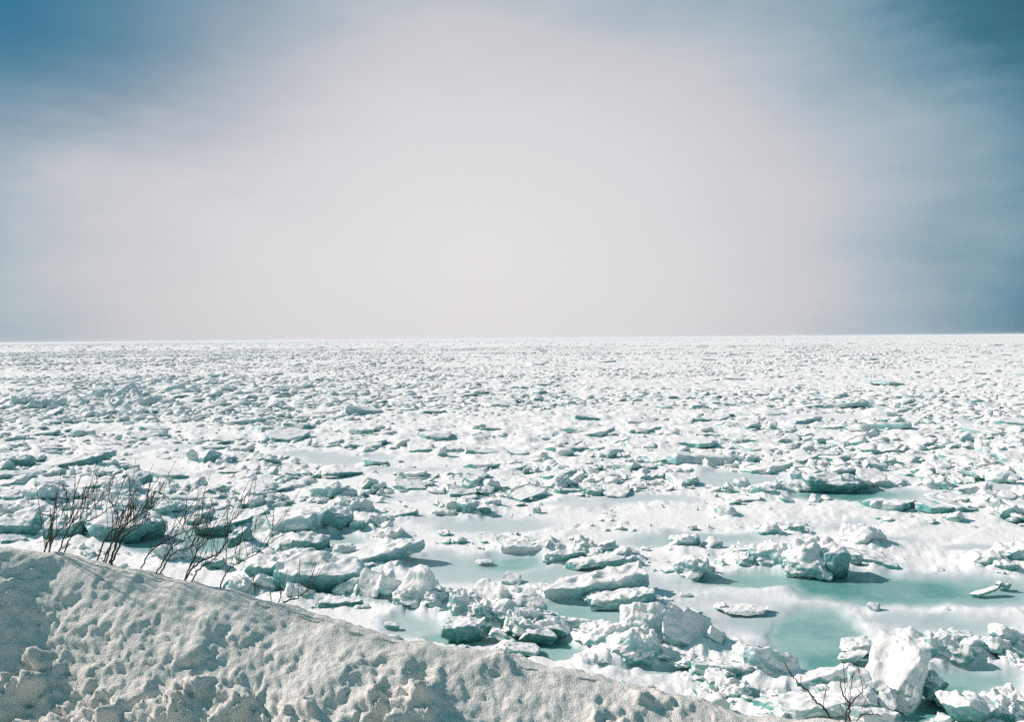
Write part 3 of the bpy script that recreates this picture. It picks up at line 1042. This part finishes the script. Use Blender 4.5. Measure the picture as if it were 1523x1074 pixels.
def shrub(label, stems, seed, twigs=6, lift=0.0):
    """stems: polylines in the photograph from the foot upwards, set at the depth of the bank's crest"""
    r = np.random.RandomState(seed)
    x0, y0 = stems[0][0][0]
    d0 = depth_of_crest(x0) - lift + .10
    base = at_depth(x0, y0 + 4, d0)
    root = empty("bare_shrub", base)
    tag(root, label, "shrub", "bare shrubs on the snow bank")
    for pts, ra, rb, ntw in stems:
        dd = d0 + r.uniform(-.06, .06)
        drift = r.uniform(-.10, .28)
        W = [at_depth(x, y, dd + drift * k / max(1, len(pts) - 1)) for k, (x, y) in enumerate(pts)]
        W[0] = W[0] - np.array([0, 0, .09])
        C = curve(W, 8 * len(pts))
        C[2:-1] += r.normal(0, .0022, (len(C) - 3, 3))
        V, Fq = tube(C - base, ra, rb)
        b = link("branch", mesh_from("branch", V, Fq), BARK, root)
        dirn = C[-1] - C[0]
        dirn = dirn / np.linalg.norm(dirn)
        for k in range(ntw // 3 if ntw > 3 else 0):        # finer side twigs leaning the same way
            s = C[int(r.uniform(.15, .8) * (len(C) - 1))]
            Lg = r.uniform(.10, .30)
            dv = dirn + r.normal(0, .32, 3) + np.array([0, 0, .25])
            dv = dv / np.linalg.norm(dv)
            Ct = curve([s, s + dv * Lg * .5 + np.array([0, 0, .012]), s + dv * Lg + np.array([0, 0, .03])], 10)
            V, Fq = tube(Ct - base, np.linspace(.0017, .0008, 10), None, 5)
            link("side_twig", mesh_from("side_twig", V, Fq), BARK, b)
        ntw = int(ntw * 1.3)
        for k in range(ntw):        # thin upright shoots with knobbly buds
            q = .22 + .76 * (k + r.uniform(.1, .9)) / ntw
            s = C[int(q * (len(C) - 1))]
            Lg = r.uniform(.05, .22) * (1.15 - .5 * q)
            lean = r.normal(0, .10, 3) + np.array([.08, 0, 0])
            tp = [s, s + np.array([lean[0] * Lg, lean[1] * Lg, Lg * .5]), s + np.array([lean[0] * 2.4 * Lg, lean[1] * 2 * Lg, Lg])]
            Ct = curve(tp, 12)
            rr = np.linspace(.0012, .0008, 12)
            for m_ in range(6, 12):
                if r.rand() < .55:
                    rr[m_] *= r.uniform(1.4, 2.5)
            V, Fq = tube(Ct - base, rr, None, 5)
            link("shoot", mesh_from("shoot", V, Fq), BARK, b)
    return root


B0, B1 = .0037, .0012
shrub("bare leaning shrub with two long stems, leftmost on the snow bank's crest", [
    ([(74, 830), (100, 790), (118, 768), (140, 752), (166, 733)], B0, B1, 9),
    ([(80, 829), (110, 790), (140, 772), (165, 755), (188, 742)], B0, B1, 8)], 1)
shrub("sparse upright dead stalks at the far left of the snow bank's crest", [
    ([(52, 826), (70, 812), (76, 790), (74, 755)], .004, .0016, 6), ([(62, 828), (80, 800), (104, 775), (110, 745)], .004, .0016, 7)], 2)
shrub("densest dark shrub with the longest arching stem, third from left on the bank", [
    ([(132, 836), (160, 798), (190, 778), (222, 757), (262, 731)], .0040, B1, 11),
    ([(140, 837), (170, 800), (188, 782), (205, 766)], B0, B1, 8), ([(155, 832), (176, 800), (190, 775), (196, 752)], .006, B1, 8),
    ([(158, 833), (182, 802), (205, 785), (222, 772)], .005, .0018, 7), ([(150, 834), (168, 806), (186, 790), (230, 768)], .004, .0016, 6)], 3)
shrub("single slender arching stem just right of the densest shrub on the bank", [
    ([(193, 854), (222, 824), (256, 800), (288, 786), (312, 770)], B0, B1, 9)], 4)
shrub("forked shrub with a low and a high stem in the middle of the twig row", [
    ([(214, 858), (246, 830), (258, 814), (284, 798), (304, 794)], B0, B1, 7), ([(218, 857), (254, 828), (280, 816), (306, 806)], B0, B1, 7)], 5)
shrub("tall shrub whose long stem ends level with the big smooth tilted slab", [
    ([(264, 866), (284, 838), (306, 806), (334, 784), (360, 762), (382, 734)], .0040, B1, 12),
    ([(256, 864), (290, 842), (322, 825), (336, 806), (340, 792)], .0046, .0018, 5), ([(268, 866), (294, 850), (318, 832), (338, 806)], .0042, .0017, 5)], 6)
shrub("lone single stem arching right over white blocks, second from the twig row's right end", [
    ([(315, 884), (334, 858), (352, 840), (378, 826), (402, 808), (425, 794)], B0, B1, 9)], 7)
shrub("lowest short twig at the right end of the row, nearly lying on the snow", [
    ([(407, 908), (424, 897), (442, 890), (460, 878), (464, 872)], .0046, .0018, 6), ([(390, 905), (412, 902), (418, 885), (416, 872)], .003, .0014, 3),
    ([(352, 892), (362, 889), (376, 890), (390, 882)], .003, .0014, 1)], 8)
shrub("bent bare stem curving up to the left at the bottom edge, right of the bank", [
    ([(1246, 1088), (1232, 1064), (1216, 1046), (1203, 1030), (1190, 1020), (1176, 1003), (1166, 986)], .0046, .0018, 2)], 9, lift=-.1)
shrub("small forked twig with knobbly joints at the bottom edge below the upright block", [
    ([(1262, 1090), (1263, 1062), (1264, 1048), (1254, 1036), (1250, 1010)], .0042, .0016, 3), ([(1258, 1092), (1258, 1066), (1264, 1050), (1276, 1036), (1292, 1018)], .0038, .0016, 3),
    ([(1268, 1090), (1276, 1070), (1300, 1064), (1312, 1066)], .003, .0014, 2)], 10, lift=-.1)

# ------------------------------------------------------------------ haze over the ice
hm, hnt = new_mat("pale_air")
pv = hnt.nodes.new('ShaderNodeVolumePrincipled')
pv.inputs['Color'].default_value = (.93, .95, .96, 1)
pv.inputs['Density'].default_value = .00016
pv.inputs['Anisotropy'].default_value = .0
ho = hnt.nodes.new('ShaderNodeOutputMaterial')
hnt.links.new(pv.outputs[0], ho.inputs['Volume'])
hv = cube_grid(1)[0] * np.array([16000., 16000., 5.25]) + np.array([0, 0, 3.25])
haze = link("haze", mesh_from("haze", hv, cube_grid(1)[1], False), hm)
haze["kind"] = "stuff"

# ------------------------------------------------------------------ light
SUN_AZ, SUN_EL = -71.0, 35.0         # to the left of the view, a little ahead
sd = np.array([math.sin(rad(SUN_AZ)) * math.cos(rad(SUN_EL)), math.cos(rad(SUN_AZ)) * math.cos(rad(SUN_EL)), math.sin(rad(SUN_EL))])
sun_d = bpy.data.lights.new("sun", 'SUN')
sun_d.energy = 5.0
sun_d.angle = rad(1.2)
sun_d.color = (1.0, .872, .818)
sun = bpy.data.objects.new("sun", sun_d)
COL.objects.link(sun)
sun.rotation_euler = Vector(-sd).to_track_quat('-Z', 'Y').to_euler()
sun.location = (0, 0, 60)

world = bpy.data.worlds.new("World")
sc.world = world
world.use_nodes = True
nt = world.node_tree
for n in list(nt.nodes):
    nt.nodes.remove(n)
tc = nt.nodes.new('ShaderNodeTexCoord')
sp = nt.nodes.new('ShaderNodeSeparateXYZ')
nt.links.new(tc.outputs['Generated'], sp.inputs[0])
az = math_n(nt, 'ARCTAN2', sp.outputs[0], sp.outputs[1])
el = math_n(nt, 'ARCSINE', sp.outputs[2])
sky = nt.nodes.new('ShaderNodeTexSky')
sky.sky_type = 'NISHITA'
sky.sun_disc = False
sky.sun_elevation = rad(SUN_EL)
sky.sun_rotation = rad(SUN_AZ)
sky.air_density, sky.dust_density, sky.ozone_density = 1.0, 1.2, 2.5
# a wide veil of thin bright cloud ahead, darkening to teal-blue outward with painted lens vignetting; unseen sky overhead brightened to fill shadows
cl = nt.nodes.new('ShaderNodeCombineXYZ')
nt.links.new(math_n(nt, 'MULTIPLY', az, 2.2), cl.inputs[0])
nt.links.new(math_n(nt, 'MULTIPLY', el, 7.0), cl.inputs[1])
c1 = noise(nt, cl.outputs[0], 1.1, 5, .55)
c2 = noise(nt, cl.outputs[0], 3.2, 6, .6)
wv = math_n(nt, 'ADD', math_n(nt, 'MULTIPLY', math_n(nt, 'SUBTRACT', c1, .5), .55), math_n(nt, 'MULTIPLY', math_n(nt, 'SUBTRACT', c2, .5), .22))
azr = maprange(nt, az, rad(-2), rad(2), 1 / rad(43), 1 / rad(37.5))
dx = math_n(nt, 'MULTIPLY', math_n(nt, 'SUBTRACT', az, rad(-2.0)), azr)
dy = math_n(nt, 'MULTIPLY', math_n(nt, 'SUBTRACT', el, rad(6.0)), 1 / rad(25))
rr_ = math_n(nt, 'SQRT', math_n(nt, 'ADD', math_n(nt, 'MULTIPLY', dx, dx), math_n(nt, 'MULTIPLY', dy, dy)))
rr_ = math_n(nt, 'ADD', rr_, math_n(nt, 'MULTIPLY', wv, maprange(nt, rr_, .3, 1., .25, .62)))
veil = ramp(nt, math_n(nt, 'MULTIPLY', rr_, .5), [(.0, (.80, .772, .78)), (.19, (.72, .705, .73)), (.30, (.60, .61, .645)), (.39, (.345, .45, .525)), (.465, (.155, .30, .39)),
                                            (.51, (.055, .18, .26)), (.60, (.009, .072, .115)), (.66, (.012, .08, .12)), (.80, (.06, .215, .275)), (1.0, (.07, .235, .30))])
skc = mixc(nt, 1.0, sky.outputs[0], (.10, .085, .065), 'MULTIPLY')
# a clear blue gap in the cloud high on the left
gap = math_n(nt, 'MULTIPLY', maprange(nt, az, rad(-6), rad(-36), 0., 1.), maprange(nt, math_n(nt, 'ADD', el, math_n(nt, 'MULTIPLY', wv, .35)), rad(6), rad(21), 0., 1.))
gap = math_n(nt, 'MULTIPLY', gap, maprange(nt, az, rad(-75), rad(-45), 0., .9))
veil = mixc(nt, gap, veil, (.004, .16, .29))
cc = mixc(nt, .05, veil, skc)
bg = nt.nodes.new('ShaderNodeBackground')
bg.inputs[1].default_value = 1.0
nt.links.new(cc, bg.inputs[0])
wo = nt.nodes.new('ShaderNodeOutputWorld')
nt.links.new(bg.outputs[0], wo.inputs[0])

sc.view_settings.view_transform = 'Standard'
sc.view_settings.look = 'None'
sc.view_settings.exposure = 0.0
sc.view_settings.gamma = 1.0
sc.cycles.use_denoising = False
sc.cycles.volume_bounces = 2
sc.cycles.max_bounces = 6
sc.cycles.diffuse_bounces = 4
